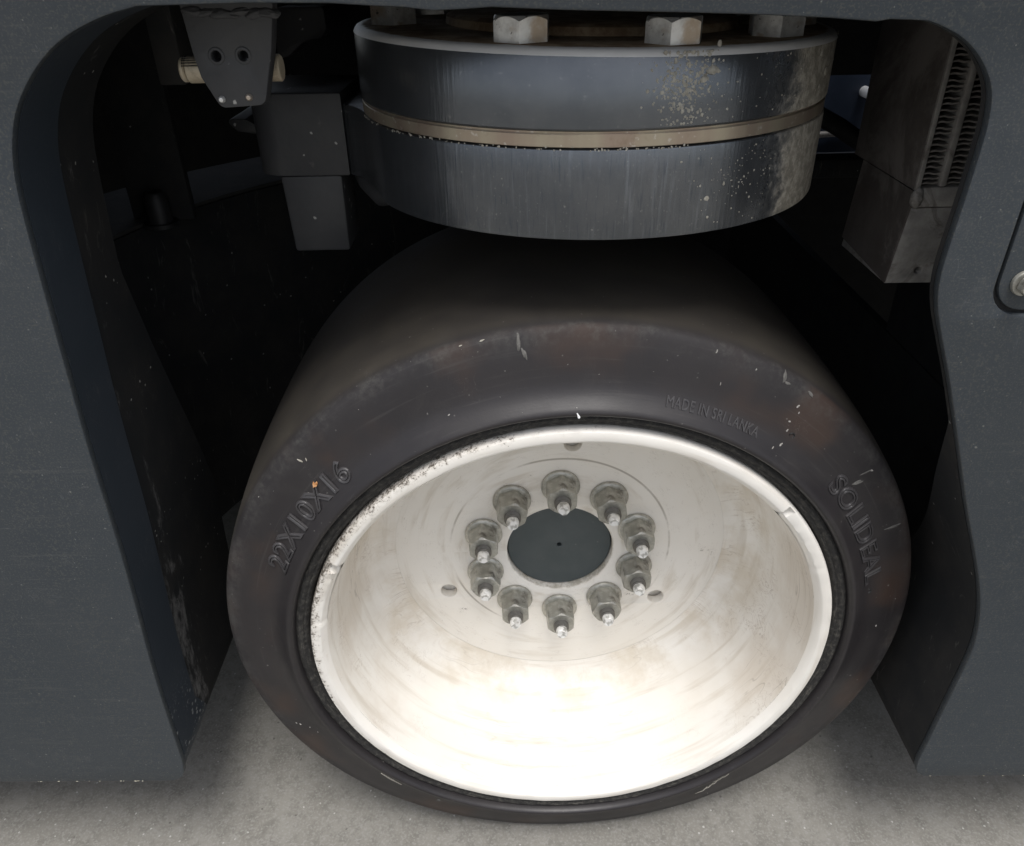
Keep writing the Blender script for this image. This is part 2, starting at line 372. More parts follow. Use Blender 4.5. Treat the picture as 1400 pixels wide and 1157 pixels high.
def fillet(pts, rads, seg=6):
    """round polygon corners (closed outline); rads: dict index -> radius"""
    out = []; n = len(pts)
    for i, p in enumerate(pts):
        r = rads.get(i, 0) if isinstance(rads, dict) else rads
        if r <= 0: out.append(p); continue
        P = Vector(p); A = Vector(pts[i-1])-P; B = Vector(pts[(i+1) % n])-P
        la, lb = A.length, B.length; A.normalize(); B.normalize()
        ang = A.angle(B); d = min(r/math.tan(ang/2), la*.49, lb*.49); r2 = d*math.tan(ang/2)
        C = P+(A+B).normalized()*(r2/math.sin(ang/2)); s = P+A*d-C; e = P+B*d-C
        for k in range(seg+1):
            v = s.lerp(e, k/seg)
            # even steps of angle
            th = s.angle(e)*k/seg; base = math.atan2(s.y, s.x); sg = 1 if s.x*e.y-s.y*e.x > 0 else -1
            out.append((C.x+r2*math.cos(base+sg*th), C.y+r2*math.sin(base+sg*th)))
    return out
def circle(cx, cy, r, n=24): return [(cx+r*math.cos(2*PI*i/n), cy+r*math.sin(2*PI*i/n)) for i in range(n)]
def curve_plate(outlines, depth, bev=.0008):
    """flat plate in XY with holes, thickness along Z from 0 to depth"""
    cu = bpy.data.curves.new('plate', 'CURVE'); cu.dimensions = '2D'; cu.fill_mode = 'BOTH'
    for ol in outlines:
        s = cu.splines.new('POLY'); s.points.add(len(ol)-1); s.use_cyclic_u = True
        for p, (x, y) in zip(s.points, ol): p.co = (x, y, 0, 1)
    cu.extrude = depth/2-bev; cu.bevel_depth = bev; cu.offset = -bev; cu.bevel_resolution = 1
    ob = bpy.data.objects.new('tmp', cu); COL.objects.link(ob)
    me = bpy.data.meshes.new_from_object(ob.evaluated_get(bpy.context.evaluated_depsgraph_get()))
    bpy.data.objects.remove(ob); bpy.data.curves.remove(cu)
    me.materials.clear(); me.transform(Matrix.Translation((0, 0, depth/2)))
    bm = bmesh.new(); bm.from_mesh(me); bmesh.ops.remove_doubles(bm, verts=bm.verts, dist=1e-6)
    bmesh.ops.recalc_face_normals(bm, faces=bm.faces); bm.to_mesh(me); bm.free()
    return me
def plate_xz(outlines, y, depth, bev=.0008, k=0.0):
    """upright plate, front face at y, thickness going back; k = slope of the plane (yaw)"""
    me = curve_plate(outlines, depth, bev)
    for v in me.vertices:
        x, z, d = v.co; v.co = (x, y+d+k*x, z)
    me.flip_normals(); return me
def plate_xy(outlines, z, depth, bev=.001):
    me = curve_plate(outlines, depth, bev); me.transform(Matrix.Translation((0, 0, z))); return me
def box(name, lo, hi, bev=.0015, taper=None):
    bm = bmesh.new(); bmesh.ops.create_cube(bm, size=1)
    for v in bm.verts:
        for i in range(3): v.co[i] = lo[i] if v.co[i] < 0 else hi[i]
    if taper: taper(bm)
    if bev: bmesh.ops.bevel(bm, geom=bm.edges[:], offset=bev, segments=2, affect='EDGES', profile=.5)
    me = bpy.data.meshes.new(name); bm.to_mesh(me); bm.free(); return me
def tube(name, pts, r, n=12, close=True):
    vs, fs = [], []; pts = [Vector(p) for p in pts]; m = len(pts)
    up = Vector((.13, .31, 1)).normalized()
    for i, p in enumerate(pts):
        t = (pts[min(i+1, m-1)]-pts[max(i-1, 0)]).normalized(); a = t.cross(up).normalized(); b = t.cross(a)
        rr = r[i] if isinstance(r, (list, tuple)) else r
        for k in range(n): vs.append(p+a*rr*math.cos(2*PI*k/n)+b*rr*math.sin(2*PI*k/n))
    for i in range(m-1):
        for k in range(n): fs.append((i*n+k, i*n+(k+1) % n, (i+1)*n+(k+1) % n, (i+1)*n+k))
    if close: fs += [tuple(range(n))[::-1], tuple((m-1)*n+k for k in range(n))]
    me = mesh(name, vs, fs); bm = bmesh.new(); bm.from_mesh(me); bmesh.ops.recalc_face_normals(bm, faces=bm.faces); bm.to_mesh(me); bm.free(); return me
def join(name, meshes):
    bm = bmesh.new()
    for m in meshes: bm.from_mesh(m)
    me = bpy.data.meshes.new(name); bm.to_mesh(me); bm.free(); return me
def hexprism(c, r, h, rot=0, chamfer=.0022):
    """hex head, axis +z from c, top corners turned down to a circle"""
    vs, fs = [], []; n = 48
    def rad(a):
        b = (a-rot) % (PI/3)-PI/6; return r*math.cos(PI/6)/math.cos(b)
    rin = r*math.cos(PI/6)*.985
    rings = []
    for (kind, z) in (('hex', 0), ('hex', None), ('cir', h), ('cap', h)):
        ring = []
        for i in range(n):
            a = 2*PI*i/n; q = rad(a)
            if kind == 'hex': rr, zz = q, 0 if z == 0 else h-chamfer*((q-rin)/(r-rin))-.0001
            elif kind == 'cir': rr, zz = rin, h
            else: rr, zz = rin*.5, h
            ring.append(len(vs)); vs.append((c[0]+rr*math.cos(a), c[1]+rr*math.sin(a), c[2]+zz))
        rings.append(ring)
    for A, B in zip(rings, rings[1:]):
        for i in range(n): fs.append((A[i], A[(i+1) % n], B[(i+1) % n], B[i]))
    fs.append(tuple(rings[-1])); return mesh('hex', vs, fs)

smooth_prof = lambda p, it=2: chaikin(p, it)

# ------------------------------------------------------------------ the setting
ZG = -.0054
def ground():
    me = mesh('concrete_floor', [(-30, -30, ZG), (30, -30, ZG), (30, 30, ZG), (-30, 30, ZG)], [(0, 1, 2, 3)])
    o = link('concrete_floor', me, MAT['concrete']); o['kind'] = 'structure'; o['label'] = 'pale grey concrete floor under the machine'
ground()

# ------------------------------------------------------------------ machine body
K = -.0173; Y0 = -.030; ZB = .149; TH = .006
body = thing('industrial_vehicle', 'slate grey industrial vehicle with arched steel skirt over a solid tyre on white rim', 'vehicle', (0, 0, ZG))
left_edge = [(-.3225, .1775), (-.3218, .20), (-.3187, .2792), (-.3119, .3598), (-.3084, .407), (-.3049, .4862), (-.301, .5375), (-.2977, .582), (-.2954, .6108),
             (-.2943, .6251), (-.2917, .6492), (-.2870, .667), (-.2792, .6838), (-.2643, .7011), (-.2476, .7138), (-.2263, .7225), (-.2084, .7264)]
top_edge = [(-.16, .7268), (-.121, .726), (-.1001, .7245), (-.088, .7238), (-.0742, .7222), (-.06, .7226), (-.048, .7232), (-.0153, .7214), (.0439, .7192), (.0747, .7178), (.1047, .716), (.1268, .7141), (.133, .7149), (.1436, .7144)]
right_edge = [(.150, .7139), (.157, .7117), (.169, .7062), (.1792, .6974), (.1877, .6853), (.1906, .6712), (.1907, .6551), (.1901, .6328), (.1889, .6091), (.1884, .5905), (.1915, .5735),
              (.2015, .550), (.212, .5261), (.2331, .4727), (.2487, .4326), (.2633, .3991), (.2776, .3638), (.2865, .3341), (.2909, .305), (.2905, .28), (.2892, .2545), (.287, .205), (.285, .170)]
def chaikin(p, it=2):
    for _ in range(it):
        q = [p[0]]
        for a, b in zip(p, p[1:]):
            q += [(a[0]*.75+b[0]*.25, a[1]*.75+b[1]*.25), (a[0]*.25+b[0]*.75, a[1]*.25+b[1]*.75)]
        p = q+[p[-1]]
    return p
left_edge = chaikin(left_edge); right_edge = chaikin(right_edge)
lc = [(-.3400, ZB), (-.3335, .1502), (-.3280, .1545), (-.3248, .161), (-.3234, .169)]
rc = [(.2858, .160), (.2885, .1535), (.2948, ZB)]
outline = [(-1.15, ZB), *lc, *left_edge, *top_edge, *right_edge, *rc, (1.15, ZB), (1.15, 1.15), (-1.15, 1.15)]
cover = fillet([(.2218, .5705), (.350, .5700), (.350, .700), (.2235, .700)], .0165, 7)
def grow(pts, d):
    cx = sum(p[0] for p in pts)/len(pts); cy = sum(p[1] for p in pts)/len(pts)
    hx = max(abs(p[0]-cx) for p in pts); hy = max(abs(p[1]-cy) for p in pts)
    return [(cx+(x-cx)*(hx+d)/hx, cy+(y-cy)*(hy+d)/hy) for x, y in pts]
link('front_panel', plate_xz([outline, grow(cover, .0022)], Y0, TH, .0012, K), MAT['panel'], body, angle=25)
# backing behind the gap round the cover
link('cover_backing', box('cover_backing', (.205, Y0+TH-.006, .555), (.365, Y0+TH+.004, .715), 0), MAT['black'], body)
cv = link('access_cover', plate_xz([cover], Y0+.0008, .005, .0012, K), MAT['panel'], body, angle=25)
cb = hexprism((0, 0, 0), .0056, .005, .3, .001); cb.transform(Matrix.Translation((.2345, Y0-.004-.0033, .5868)) @ Matrix.Rotation(R(90), 4, 'X'))
ws = lathe('washer', [(0, -.0016), (.0066, -.0016), (.0070, -.001), (.0070, .0006)], (.2345, Y0-.0042, .5868), 'y', 40)
link('cover_bolt', join('cover_bolt', [cb, ws]), MAT['nut'], cv)
# pale chips where the bottom edge of the skirt has been knocked
def edge_chips():
    bm = bmesh.new()
    for k in range(16):
        x = random.choice((random.uniform(-.46, -.335), random.uniform(-.42, -.36), random.uniform(.300, .42)))
        wd = random.uniform(.0005, .0018); hg = random.uniform(.0003, .0008)
        r = bmesh.ops.create_icosphere(bm, subdivisions=1, radius=1)
        for v in r['verts']:
            q = v.co*(1+random.uniform(-.3, .3)); v.co = Vector((x+q.x*wd, Y0+K*x+.0006+q.y*.0009, ZB+.0006+q.z*hg))
    me = bpy.data.meshes.new('edge_chips'); bm.to_mesh(me); bm.free()
    o = link('edge_chips', me, MAT['paint_chip'], body, angle=60); o['kind'] = 'stuff'
edge_chips()
# arch edge walls: they continue the cut edge backwards
def edge_wall(name, pts, depth_f, mat, thick, sgn, y0=Y0+TH):
    vs, fs = [], []; nd = 8
    for i, (x, z) in enumerate(pts):
        d = depth_f(z)
        for q in range(nd+1):
            vs.append((x, y0+K*x+d*q/nd, z))
        for q in range(nd+1):
            vs.append((x+sgn*thick, y0+K*x+d*q/nd, z+(thick*min(1, max(0, (z-.66)/.05)))))
    k = 2*(nd+1)
    for i in range(len(pts)-1):
        for q in range(nd):
            fs.append((i*k+q, i*k+q+1, (i+1)*k+q+1, (i+1)*k+q)); a = nd+1
            fs.append((i*k+a+q, (i+1)*k+a+q, (i+1)*k+a+q+1, i*k+a+q+1))
        fs.append((i*k+nd, i*k+2*nd+1, (i+1)*k+2*nd+1, (i+1)*k+nd)); fs.append((i*k, (i+1)*k, (i+1)*k+nd+1, i*k+nd+1))
    for e in (0, len(pts)-1):
        for q in range(nd): fs.append((e*k+q, e*k+nd+1+q, e*k+nd+2+q, e*k+q+1))
    me = mesh(name, vs, fs); bm = bmesh.new(); bm.from_mesh(me); bmesh.ops.recalc_face_normals(bm, faces=bm.faces); bm.to_mesh(me); bm.free()
    return link(name, me, mat, body)
lw = [(-.3345, .151), (-.329, .1555), (-.3250, .165)] + left_edge
edge_wall('arch_edge', lw, lambda z: .040 if z > .2 else .040+.026*(.2-z)/.05, MAT['reveal'], .012, -1)
edge_wall('arch_edge', [(.2895, .153), (.2862, .161)]+right_edge[::-1], lambda z: .109 if z < .30 else max(.0035, .109*(1-(z-.30)/.20)), MAT['inner'], .010, 1)  # right edge takes the black steel, so its shade is in the colour
# wheel well: curved wall and its shelf on the left, dark walls elsewhere
def well():
    cx, cy, rad = .016, .16, .44; zt, zb2 = .52, .165
    vs, fs = [], []; n = 40; a0, a1 = R(196), R(98)
    prof = [(rad, zb2), (rad, zt), (rad+.13, zt), (rad+.13, zt-.006), (rad+.006, zt-.006), (rad+.006, zb2)]
    k = len(prof)
    for i in range(n+1):
        a = a0+(a1-a0)*i/n
        for r, z in prof: vs.append((cx+r*math.cos(a), cy+r*math.sin(a), z))
    for i in range(n):
        for q in range(k): fs.append((i*k+q, i*k+(q+1) % k, (i+1)*k+(q+1) % k, (i+1)*k+q))
    fs += [tuple(range(k)), tuple(n*k+q for q in range(k))]
    me = mesh('wheel_well', vs, fs); bm = bmesh.new(); bm.from_mesh(me); bmesh.ops.recalc_face_normals(bm, faces=bm.faces); bm.to_mesh(me); bm.free()
    link('wheel_well', me, MAT['inner'], body)
well()
sh = []
for rr in (.441, .565): sh.append([(.016+rr*math.cos(R(a)), .16+rr*math.sin(R(a))) for a in range(98, 197, 3)])
link('well_shelf', plate_xy([sh[0]+sh[1][::-1]], .5203, .004, .0008), MAT['dull'], body)
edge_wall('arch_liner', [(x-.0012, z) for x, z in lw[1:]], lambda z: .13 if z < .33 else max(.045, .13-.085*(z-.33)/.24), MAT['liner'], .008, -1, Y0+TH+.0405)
link('hanger_plate', box('hanger_plate', (-.412, .335, .521), (-.352, .345, .80), .002), MAT['inner'], body)
st = lathe('stop_stud', [(0, .034), (.008, .032), (.011, .026), (.0115, .004), (.016, .004), (.016, 0)], (-.408+.03, .318, .521), 'z', 32)
link('rubber_stop', st, MAT['hose'], body)
link('hanging_block', box('hanging_block', (-.279, .15, .669), (-.2605, .19, .86), .002), MAT['inner'], body)
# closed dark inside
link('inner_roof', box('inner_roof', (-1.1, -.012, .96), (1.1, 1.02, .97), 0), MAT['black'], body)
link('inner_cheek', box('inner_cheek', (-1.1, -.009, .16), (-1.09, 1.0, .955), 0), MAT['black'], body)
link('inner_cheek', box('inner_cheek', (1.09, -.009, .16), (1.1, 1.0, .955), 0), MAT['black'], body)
rear = plate_xz([[(-1.088, .05), (1.088, .05), (1.088, .955), (-1.088, .955)], [(.40, .44), (.60, .44), (.60, .56), (.40, .56)], [(-.75, .69), (-.28, .69), (-.28, .94), (-.75, .94)]], .90, .008, .0005)  # upper left opening is added, out of view, to let daylight onto the shelf
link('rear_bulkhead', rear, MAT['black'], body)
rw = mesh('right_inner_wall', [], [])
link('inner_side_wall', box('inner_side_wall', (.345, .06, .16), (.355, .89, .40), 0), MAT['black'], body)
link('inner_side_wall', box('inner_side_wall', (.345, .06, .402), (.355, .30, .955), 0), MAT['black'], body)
# dim things deeper in the bay
link('cross_beam', box('cross_beam', (-.30, .42, .605), (.10, .47, .735), .008), MAT['inner'], body)
link('brake_hose', tube('brake_hose', [(.20, .30, .63), (.26, .31, .60), (.32, .34, .565), (.40, .40, .54), (.47, .5, .53)], .008), MAT['hose'], body)
link('support_arm', box('support_arm', (.15, .40, .53), (.44, .43, .55), .004), MAT['inner'], body)
link('guard_plate', plate_xz([fillet([(-.2405, .6658), (-.2307, .6668), (-.2161, .678), (-.1998, .6811), (-.1944, .6878), (-.1950, .705), (-.2366, .705)], .004, 4)], .32, .100, .001), MAT['cast'], body)
link('clamp_tab', plate_xz([fillet([(-.2921, .6203), (-.2814, .6096), (-.2644, .6068), (-.2629, .6142), (-.2728, .6199)], .003, 4)], .30, .119, .001), MAT['cast'], body)
link('cable', tube('cable', [(-.335, .36, .70), (-.325, .37, .66), (-.300, .385, .635), (-.262, .40, .625), (-.225, .41, .632)], .005), MAT['hose'], body)
link('cable', tube('cable', [(-.30, .40, .60), (-.27, .41, .575), (-.24, .42, .585), (-.21, .43, .56), (-.17, .44, .57)], .006), MAT['hose'], body)

# ------------------------------------------------------------------ hanger bracket and pin
hb_pts = fillet([(-.2135, .745), (-.2098, .7225), (-.2082, .700), (-.2065, .6890), (-.1990, .6733), (-.1745, .6745), (-.1662, .7015), (-.1618, .7225), (-.1618, .745)], {4: .005, 5: .005}, 6)
hb = link('hanger_bracket', plate_xz([hb_pts, circle(-.1959, .6994, .0026), circle(-.1816, .6991, .0026)], .03, .011, .0008), MAT['cast'], body)
for x in (-.1959, -.1816):
    z = .6994
    link('hole_rim', lathe('hole_rim', [(.0027, .0003), (.0029, -.0006), (.0040, -.0005), (.0046, .0001)], (x, .03, z), 'y', 32), MAT['cast'], hb)
    link('hole_shade', lathe('hole_back', [(0, .0095), (.0027, .0095)], (x, .03, z), 'y', 24), MAT['black'], hb)
for x, z in ((-.1975, .6779), (-.1825, .6787)):
    link('rivet', lathe('rivet', [(0, -.0022), (.0011, -.0020), (.0018, -.0010), (.0019, .0003)], (x, .03, z), 'y', 24), MAT['zinc'], hb)
wb = []
for i in range(7):
    x = -.2045+i*.0065+random.uniform(-.0015, .0015); rr = random.uniform(.0018, .0030); lz = random.uniform(-.0012, .0008)
    b = bmesh.new(); bmesh.ops.create_icosphere(b, subdivisions=4, radius=1)
    for v in b.verts:
        v.co *= 1+.28*mnoise.noise(v.co*1.4+Vector((i*3, 0, 0)))+.10*mnoise.noise(v.co*5+Vector((i*3, 5, 0)))
        v.co = Vector((x+v.co.x*.0062, .0308+v.co.y*.0022, .7200+lz+v.co.x*.0010*math.sin(i*1.7)+v.co.z*rr))
    m = bpy.data.meshes.new('w'); b.to_mesh(m); b.free(); wb.append(m)
link('weld_bead', join('weld_bead', wb), MAT['cast'], hb, angle=60)
def xcyl(name, x0, x1, c, r, n=40):
    ch = .0008
    me = lathe(name, [(0, x0), (r-ch, x0), (r, x0+ch), (r, x1-ch), (r-ch, x1), (0, x1)], (0, 0, 0), 'z', n)
    me.transform(Matrix.Translation((0, c[0], c[1])) @ Matrix.Rotation(R(90), 4, 'Y')); return me

pin = link('pivot_pin', join('pivot_pin', [xcyl('pin_shank', -.2235, -.1700, (.06, .6895), .0072), xcyl('pin_end', -.2270, -.2240, (.06, .6895), .0066)]), MAT['brass'], body); pin['label'] = 'beige plated round pin behind the hanging bracket'
for i in range(6):
    a = R(112+i*13)
    g = xcyl('g', -.2245, -.2120, (.06-.0072*math.sin(a)*1.0, .6895-.0072*math.cos(a)), .00028, 8)
    link('scale_mark', g, MAT['black'], pin)

# ------------------------------------------------------------------ steering turntable
TC = (.0159, .160); TR = .1575
org = (TC[0], TC[1], .60)
# lower plate: round plate with a shoulder running out to the left arm
lo = []
for i in range(161):
    a = R(-152+i*(152+150)/160); lo.append((TC[0]+TR*math.cos(a), TC[1]+TR*math.sin(a)))
shoulder = [(-.152, .250), (-.1585, .240), (-.1585, .1640), (-.153, .1585), (-.147, .1510), (-.141, .138), (-.134, .120)]
turn = link('steering_turntable', plate_xy([lo+shoulder], .603, .0497, .0012), MAT['turn'], body, org, angle=30)
turn['label'] = 'thick round slate grey turntable above the wheel, dirt splashed on its right end'
def tilt_top(me):      # the upper plate is a little thicker on its left
    for v in me.vertices:
        if v.co.z > .69: v.co.z -= .022*(v.co.x-TC[0])
up = lathe('upper_plate', [(TR-.0042, .1013), (TR-.0008, .0992), (TR, .0980), (TR, .0632), (TR-.0008, .0622), (.05, .0622)], (TC[0], TC[1], .6), 'z', 320)
tilt_top(up); link('upper_plate', up, MAT['turn'], turn, org)
tf = lathe('top_face', [(.085, .1016), (.115, .1016), (.118, .1016), (TR-.0036, .1016), (TR-.0018, .1008), (TR-.0006, .0994), (TR+.0002, .0978)], (TC[0], TC[1], .6), 'z', 320)
tilt_top(tf); link('top_face', tf, MAT['topface'], turn, org)
cbm = lathe('centre_boss', [(.0, .1075), (.093, .1075), (.0965, .1060), (.098, .098)], (TC[0], TC[1], .6), 'z', 128); tilt_top(cbm); link('centre_boss', cbm, MAT['topface'], turn, org)
link('spacer_ring', lathe('spacer_ring', [(.06, .0616), (TR-.0024, .0616), (TR-.0024, .0606), (TR-.0010, .0606), (TR-.0006, .0602), (TR-.0006, .0540), (TR-.0010, .0536), (.06, .0536)], (TC[0], TC[1], .6), 'z', 320), MAT['ring'], turn, org)
link('arm_block', plate_xy([fillet([(-.1590, .1612), (-.1590, .252), (-.2290, .258), (-.2290, .1640)], {2: .006, 3: .022}, 12)], .6030, .0575, .0016), MAT['cast'], turn, org)
def tap(bm):
    for v in bm.verts:
        if v.co.z < .58: v.co.x = (-.19+(v.co.x+.19)*.93); v.co.y += .003
link('stop_block', box('stop_block', (-.2120, .1655, .5435), (-.1660, .215, .6025), .0022, tap), MAT['cast'], turn, org)
link('stop_gusset', tube('stop_gusset', [(-.160, .20, .602), (-.150, .19, .592), (-.138, .175, .586), (-.125, .165, .590), (-.118, .16, .600)], [.006, .009, .010, .009, .006], 14), MAT['cast'], turn, org)
# hex bolts on the top plate
b0 = None
for i in range(10):
    a = R((-112, -76, -41, -6, 30, 62, 94, 122, 148, 188)[i]); x, y = TC[0]+.131*math.cos(a), TC[1]+.131*math.sin(a)
    if b0 is None:
        me = hexprism((0, 0, 0), .0165, .0128, R(8), .0024)
        zt = .7017-.022*(x-TC[0]); me.transform(Matrix.Translation((x, y, zt)))
        b0 = link('hex_bolt', me, MAT['zinc'], turn, (x, y, zt), angle=25); o = b0
    else:
        o = b0.copy(); COL.objects.link(o); o.parent = turn; o.location = Vector((x, y, .7017-.022*(x-TC[0])))-wloc(turn)
    o.rotation_euler = (0, 0, random.uniform(0, 6))
    if i == 0: o.rotation_euler = (0, 0, .30)
    if i == 1: o.rotation_euler = (0, 0, .12)
# dried crumbs stuck to the front
def crumbs():
    ms = []; bm = bmesh.new()
    def crumb(a, z, s):
        c = Vector((TC[0]+TR*math.cos(a), TC[1]+TR*math.sin(a), z)); nrm = Vector((math.cos(a), math.sin(a), 0)); tg = Vector((-math.sin(a), math.cos(a), 0))
        r = bmesh.ops.create_icosphere(bm, subdivisions=1, radius=1); sx, sy = s*random.uniform(.7, 1.5), s*random.uniform(.7, 1.5)
        for v in r['verts']:
            q = v.co*(1+random.uniform(-.25, .25)); v.co = c+tg*q.x*sx+Vector((0, 0, 1))*q.y*sy+nrm*q.z*s*.45
    for k in range(420):      # big patch on the upper plate
        crumb(R(random.gauss(-77, 3.2)), min(.699, max(.6645, random.gauss(.684, .009))), random.choice((.00025, .0004, .0005, .0007, .0009)))
    for k in range(90):
        crumb(R(random.gauss(-62, 6)), min(.650, max(.605, random.gauss(.632, .009))), random.choice((.0002, .0003, .0004, .0006)))
    for k in range(200):
        crumb(R(-75+55*random.random()**.6), random.choice((random.uniform(.605, .651), random.uniform(.665, .698))), random.choice((.0002, .0003, .0005)))
    for a, z, s in ((-72, .690, .0026), (-73.5, .686, .0022), (-70, .623, .0016), (-71, .702, .0014), (-38, .690, .0020), (-33, .680, .0022), (-36, .672, .0013)): crumb(R(a), z, s)
    for k in range(110): crumb(R(-165+90*random.random()), .6528+random.gauss(0, .0004), random.uniform(.0003, .0006))
    me = bpy.data.meshes.new('dried_mud'); bm.to_mesh(me); bm.free()
    o = link('dried_mud', me, MAT['mud'], turn, org, angle=60); o['kind'] = 'stuff'
crumbs()

# ------------------------------------------------------------------ wheel
ZW = .2735; WC = Vector((0, 0, ZW)); YD = .1178
def wheel_body():
    barrel_p = [(.1912, .0055), (.1905, .0090), (.1886, .030), (.1860, .060), (.1832, .080), (.1795, .096), (.174, .107), (.166, .1140), (.156, .1172), (.1500, YD)]
    b = lathe('rim_barrel', smooth_prof(barrel_p), WC, 'y', 256)
    d = plate_xz([circle(0, ZW, .1502, 200), circle(0, ZW, .0485, 96)]+[circle(r*math.cos(R(a)), ZW+r*math.sin(R(a)), .0078, 28) for r, a in ((.1150, -155.5), (.1128, -34.3), (.1160, 85.3))], YD, .009, .0006)
    n = len(b.polygons); me = join('wheel', [b, d]); me.materials.append(MAT['barrel']); me.materials.append(MAT['disc'])
    for i, p in enumerate(me.polygons): p.material_index = 0 if i < n else 1
    return me

PROF = [(.2142, .005), (.2146, .0010), (.2156, -.0024), (.2174, -.0042), (.2200, -.0036), (.2234, -.0004), (.2280, .0036), (.2330, .0064), (.2400, .0085), (.2500, .0107), (.2600, .0132),
        (.2660, .0152), (.2692, .0172), (.2710, .0198), (.2722, .0240), (.2735, .032), (.2765, .06), (.2785, .10), (.2790, .147), (.2785, .20), (.2762, .245), (.2725, .268), (.2680, .278), (.2500, .285), (.2250, .287), (.2050, .280)]
def yprof(r):
    for (r0, y0), (r1, y1) in zip(PROF[1:], PROF[2:]):
        if r0 <= r <= r1: return y0+(y1-y0)*(r-r0)/(r1-r0)
    return .02
wheel = link('wheel', wheel_body(), None, body, WC, angle=30)
wheel['label'] = 'solid grey rubber tyre on a dirty white deep dish rim with ten nuts'
tyre = link('tyre', lathe('tyre', smooth_prof(PROF), WC, 'y', 360), MAT['rubber'], wheel, WC, angle=60)
band = lathe('bead_band', [(.2030, .020), (.2045, .007), (.2056, .0045), (.2072, .0030), (.2085, .0032), (.2095, .0020), (.2118, .0010), (.2134, .0018), (.2150, .0032)], WC, 'y', 720)
for v in band.vertices:
    d = Vector((v.co.x, 0, v.co.z-ZW)); n = mnoise.noise(Vector((v.co.x*160, v.co.y*90, v.co.z*160)))+.6*mnoise.noise(Vector((v.co.x*420, 7, v.co.z*420)))
    v.co.y += n*.0004
link('bead_band', band, MAT['band'], wheel, WC, angle=50)
# relief lettering, bent round the sidewall
def word(text, r0, r1, a0, a1, mode, name):
    cu = bpy.data.curves.new('t', 'FONT'); cu.body = text; cu.size = 1; cu.space_character = 1.08
    if mode == 'outline': cu.fill_mode = 'NONE'; cu.bevel_depth = .050; cu.bevel_resolution = 1; cu.resolution_u = 6
    else: cu.extrude = .05; cu.bevel_depth = .012; cu.resolution_u = 4
    ob = bpy.data.objects.new('t', cu); COL.objects.link(ob)
    me = bpy.data.meshes.new_from_object(ob.evaluated_get(bpy.context.evaluated_depsgraph_get())); bpy.data.objects.remove(ob)
    bm = bmesh.new(); bm.from_mesh(me); 
    bmesh.ops.remove_doubles(bm, verts=bm.verts, dist=1e-5)
    xs = [v.co.x for v in bm.verts]; ys = [v.co.y for v in bm.verts]; x0, x1, y0, y1 = min(xs), max(xs), min(ys), max(ys)
    for v in bm.verts:
        u = (v.co.x-x0)/(x1-x0); q = (v.co.y-y0)/(y1-y0); h = v.co.z*(r1-r0)/(y1-y0)
        a = R(a0+(a1-a0)*u); r = r0+(r1-r0)*q
        v.co = Vector((r*math.cos(a), yprof(r)-h*(1.5 if mode == 'outline' else 1.6), ZW+r*math.sin(a)))
    bmesh.ops.recalc_face_normals(bm, faces=bm.faces)
    bm.to_mesh(me); bm.free(); me.materials.clear()
    return link(name, me, MAT['letter'], wheel, WC, angle=60)
word('22X10X16', .2268, .2432, 158.2, 131.4, 'outline', 'size_lettering')
word('SOLIDEAL', .2288, .2440, 40.2, 13.4, 'outline', 'name_lettering')
word('MADE IN SRI LANKA', .2262, .2325, 75.6, 58.4, 'relief', 'origin_lettering')
for r, a in ((.2385, 52.6), (.2330, 11.3)):
    a = R(a); c = Vector((r*math.cos(a), yprof(r), ZW+r*math.sin(a)))
    link('vent_pit', lathe('vent_pit', [(0, .0008), (.0010, .0004), (.0016, -.0003), (.0021, -.0005), (.0024, .0002)], c, 'y', 20), MAT['hose'], wheel, c)
# flecks, scuffs, straw
def fleck(name, r, a, w, h, rot, mat, lift=.0004, n=12):
    vs = []; a = R(a); ph = random.random()*50
    for i in range(n):
        t = 2*PI*i/n; q = 1+.55*mnoise.noise(Vector((math.cos(t)*1.6+ph, math.sin(t)*1.6, 0)))
        u, v = w*q*math.cos(t), h*q*math.sin(t); u, v = u*math.cos(R(rot))-v*math.sin(R(rot)), u*math.sin(R(rot))+v*math.cos(R(rot))
        rr = r+v; aa = a-u/r
        vs.append((rr, aa))
    pts = [(rr*math.cos(aa), yprof(min(rr, .2709))+.0002, ZW+rr*math.sin(aa)) for rr, aa in vs]+[(( r+(rr-r)*.8)*math.cos(a+(aa-a)*.8), yprof(min(.2709, r+(rr-r)*.8))-lift*random.uniform(.7, 1.3), ZW+(r+(rr-r)*.8)*math.sin(a+(aa-a)*.8)) for rr, aa in vs]
    fs = [(i, (i+1) % n, n+(i+1) % n, n+i) for i in range(n)]+[tuple(range(n, 2*n))]
    me = mesh(name, pts, fs); bm = bmesh.new(); bm.from_mesh(me); bmesh.ops.recalc_face_normals(bm, faces=bm.faces); bm.to_mesh(me); bm.free()
    return link(name, me, mat, wheel, WC, angle=60) if mat else me
